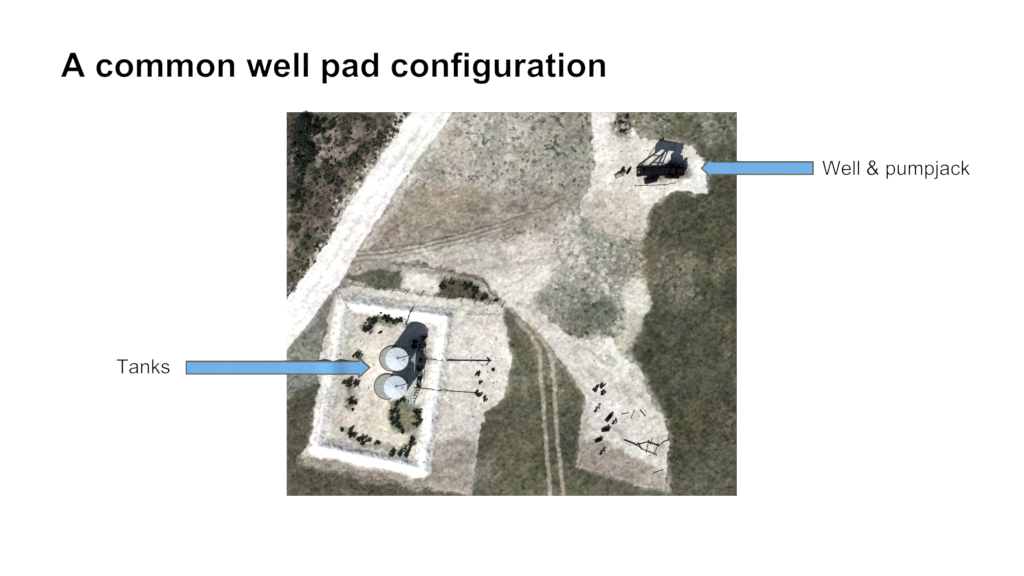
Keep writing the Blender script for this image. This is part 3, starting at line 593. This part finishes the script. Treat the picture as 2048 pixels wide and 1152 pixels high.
# ---------------------------------------------------------------- vegetation
def leaves(centers,size,rng,flat=0.5):
    n=len(centers); c=np.asarray(centers)
    d1=rng.randn(n,3); d1[:,2]*=flat; d1/=np.linalg.norm(d1,axis=1,keepdims=True)
    d2=rng.randn(n,3); d2[:,2]*=flat; d2-=d1*(d1*d2).sum(1,keepdims=True); d2/=np.linalg.norm(d2,axis=1,keepdims=True)
    s=size*(0.6+0.8*rng.rand(n,1))
    v=np.stack([c-d1*s,c-d2*s*0.5,c+d1*s,c+d2*s*0.5],1).reshape(-1,3)
    return v, (np.arange(n*4).reshape(-1,4))
def mesh_np(name,v,f):
    me=bpy.data.meshes.new(name); k=f.shape[1]
    me.vertices.add(len(v)); me.vertices.foreach_set('co',v.ravel().astype(np.float32))
    me.loops.add(f.size); me.loops.foreach_set('vertex_index',f.ravel()); me.polygons.add(len(f))
    me.polygons.foreach_set('loop_start',np.arange(0,f.size,k)); me.update(calc_edges=True); me.validate(); return me
RNG=np.random.RandomState(77)
def shrub(name,px,py,rpx,h=None,mat=M_leaf,dens=1.0):
    r=rpx/10.; h=h or r*0.6+0.1
    root=bpy.data.objects.new(name,None); scene.collection.objects.link(root); root.location=W(px,py,hz(px,py)-0.03)
    nl_=int(5+rpx/2); P=[]
    for k in range(nl_):
        t=RNG.rand()*6.283; q=r*(0.95*RNG.rand()**0.6); cx,cy=q*math.cos(t),q*math.sin(t); lr=r*(0.16+0.28*RNG.rand())
        n=int(60*dens*max(lr/0.5,0.5)**2)
        u=RNG.randn(n,3); u/=np.linalg.norm(u,axis=1,keepdims=True); u*=lr*(RNG.rand(n,1)**0.4)
        u[:,2]=u[:,2]*0.7; P.append(u+np.array([cx,cy,h*0.5+0.25*h*RNG.rand()]))
    P=np.concatenate(P); P[:,2]=np.clip(P[:,2],0.05,None)
    v,f=leaves(P,0.18,RNG)
    add_obj('foliage',mesh_np('foliage',v,f),mat,root)
    bm=bmesh.new()
    for k in range(4):
        t=k*1.57+RNG.rand(); d=Vector((math.cos(t)*r*0.5,math.sin(t)*r*0.5,h*0.7))
        q=d.to_track_quat('Z','Y').to_matrix().to_4x4()
        bmesh.ops.create_cone(bm,cap_ends=True,segments=6,radius1=0.07,radius2=0.02,depth=d.length,matrix=Matrix.Translation(d/2)@q)
    me=bpy.data.meshes.new('stems'); bm.to_mesh(me); bm.free(); add_obj('stems',me,M_bark,root)
S_=[(736,655,10),(731,661,6),(742,645,9),(752,637,9),(764,633,9),(776,637,8),(788,641,8),(800,640,6),
    (847,678,6),(845,690,6),(842,702,5),(840,722,5),(842,738,6),(838,756,5),(836,772,4),(716,712,7),(706,713,3),
    (698,766,9),(712,768,9),(702,800,9),(710,806,5),(706,818,3),
    (792,806,8),(806,800,7),(820,804,6),(786,822,8),(788,840,8),(796,854,7),(808,862,6),(833,826,8),(838,838,7),(834,850,7),
    (700,856,6),(704,870,8),(718,880,8),(732,880,9),(756,887,6),(786,903,8),(800,908,7),(814,902,10),(822,888,8),(824,876,5),
    (682,862,4),(760,665,3),
    (955,748,5),(960,764,4),(957,790,6),(969,797,5),(986,738,3),
    (884,572,6),(900,566,5),(932,574,8),(952,580,8),(944,592,5),(966,596,7),(990,603,3),
    (1190,776,6),(1204,772,5),(1207,784,5),
    (1246,340,4),(1243,264,6),(1240,246,5),(1252,234,4)]
for x,y,r in S_: shrub('shrub',x+RNG.uniform(-2,2),y+RNG.uniform(-2,2),r*RNG.uniform(0.85,1.2))
for x,y,r in [(606,264,24),(602,290,20),(618,306,16),(598,248,12),(596,332,15),(614,328,12),(640,244,10),(664,252,9),(592,395,10),(600,362,10),(640,262,10)]:
    shrub('scrub_tree',x,y,r,h=0.5+r*0.04,mat=M_leaf,dens=0.8)

# dense low brush left of the lane: one mass
def mass(name,N,accept,rad,nleaf,mat,lsz=0.16,hh=0.35):
    px=RNG.uniform(X0+8,X1-8,N); py=RNG.uniform(Y0+9,Y1-8,N)
    ii=((py-Y0)/(Y1-Y0)*(NY-1)).astype(int); jj=((px-X0)/(X1-X0)*(NX-1)).astype(int)
    k=RNG.rand(N)<accept[ii,jj]; px,py,ii,jj=px[k],py[k],ii[k],jj[k]
    n=len(px); R=rad*(0.4+1.0*RNG.rand(n)**2)
    base=np.stack([(px-1024)/10,(576-py)/10,H[ii,jj]],1)
    u=RNG.randn(n,nleaf,3); u/=np.linalg.norm(u,axis=2,keepdims=True); u*=(RNG.rand(n,nleaf,1)**0.5)*R[:,None,None]
    u[...,2]=np.abs(u[...,2])*hh/rad*0.8+0.06
    c=(base[:,None,:]+u).reshape(-1,3)
    v,f=leaves(c,lsz,RNG); add_obj(name,mesh_np(name,v,f),mat)
inscrub=scrub*(1-road)*(GX<800)
mass('scrub_vegetation',14000,inscrub*np.clip(0.2+0.5*sst(-0.2,1,B9)+0.25*sst(0,1,B5),0,1)*0.8,0.5,22,M_leaf3)
mass('dark_scrub_vegetation',14000,inscrub*sst(0.1,1.1,B9)*0.55,0.6,24,M_leaf)
mass('low_brush',9000,(rg*sst(0.9,1.8,gnoise(5,71))*0.35+ell(1252,250,20,30,6)*0.5+ell(1300,238,40,14,6)*0.3+ll*0.08),0.35,12,M_leaf2,0.12,0.2)

# grass / weed tufts: one mesh
N=80000
px=RNG.uniform(X0+4,X1-4,N); py=RNG.uniform(Y0+4,Y1-4,N)
ii=((py-Y0)/(Y1-Y0)*(NY-1)).astype(int); jj=((px-X0)/(X1-X0)*(NX-1)).astype(int)
pr=dsp[ii,jj]*DA[ii,jj]*0.4*(1-np.clip(road[ii,jj],0,1))
keep=RNG.rand(N)<pr
px,py,ii,jj=px[keep],py[keep],ii[keep],jj[keep]
cx=(px-1024)/10; cy=(576-py)/10; cz=H[ii,jj]
K=5
c=np.repeat(np.stack([cx,cy,cz],1),K,0)+RNG.randn(len(cx)*K,3)*np.array([0.12,0.12,0.03])+np.array([0,0,0.1])
v,f=leaves(c,0.11,RNG,flat=0.9)
add_obj('weed_tufts',mesh_np('weed_tufts',v,f),M_leaf2)

# stones scattered on the caliche: one mesh
N=1200
px=RNG.uniform(X0+4,X1-4,N); py=RNG.uniform(Y0+4,Y1-4,N)
ii=((py-Y0)/(Y1-Y0)*(NY-1)).astype(int); jj=((px-X0)/(X1-X0)*(NX-1)).astype(int)
keep=(cls[ii,jj]>1)
bm=bmesh.new()
for x,y,i,j in zip(px[keep],py[keep],ii[keep],jj[keep]):
    r=0.05+0.09*RNG.rand()
    mm=Matrix.Translation(W(x,y,H[i,j]+r*0.3))@Matrix.Rotation(RNG.rand()*6,4,'Z')@Matrix.Diagonal((r*1.4,r,r*0.8,1))
    bmesh.ops.create_icosphere(bm,subdivisions=1,radius=1,matrix=mm)
me=bpy.data.meshes.new('scattered_stones'); bm.to_mesh(me); bm.free(); add_obj('scattered_stones',me,mat_simple('stone',(0.3,0.27,0.23),0.9,var=0.4,scale=0.5))

# ---------------------------------------------------------------- light
sd=Vector((-3.5,-5.0,5.5)).normalized()
L=bpy.data.lights.new('sun','SUN'); L.energy=5.0; L.angle=math.radians(0.5); L.color=(1.0,0.985,0.95)
lo=bpy.data.objects.new('sun',L); scene.collection.objects.link(lo); lo.location=(-60,-80,100)
lo.rotation_euler=sd.to_track_quat('Z','Y').to_euler()
w=bpy.data.worlds.new('World'); scene.world=w; w.use_nodes=True; nt=w.node_tree
sk=nt.nodes.new('ShaderNodeTexSky'); sk.sky_type='NISHITA'; sk.sun_disc=False
sk.sun_elevation=math.asin(sd.z); sk.sun_rotation=math.radians(215)
bg=nt.nodes['Background']; bg.inputs['Strength'].default_value=0.05
nt.links.new(sk.outputs['Color'],bg.inputs['Color'])
cam=bpy.data.cameras.new('camera'); cam.lens=100; cam.sensor_width=36; cam.clip_start=1; cam.clip_end=5000
co_=bpy.data.objects.new('camera',cam); scene.collection.objects.link(co_)
co_.location=(0,0,204.8*100/36); scene.camera=co_
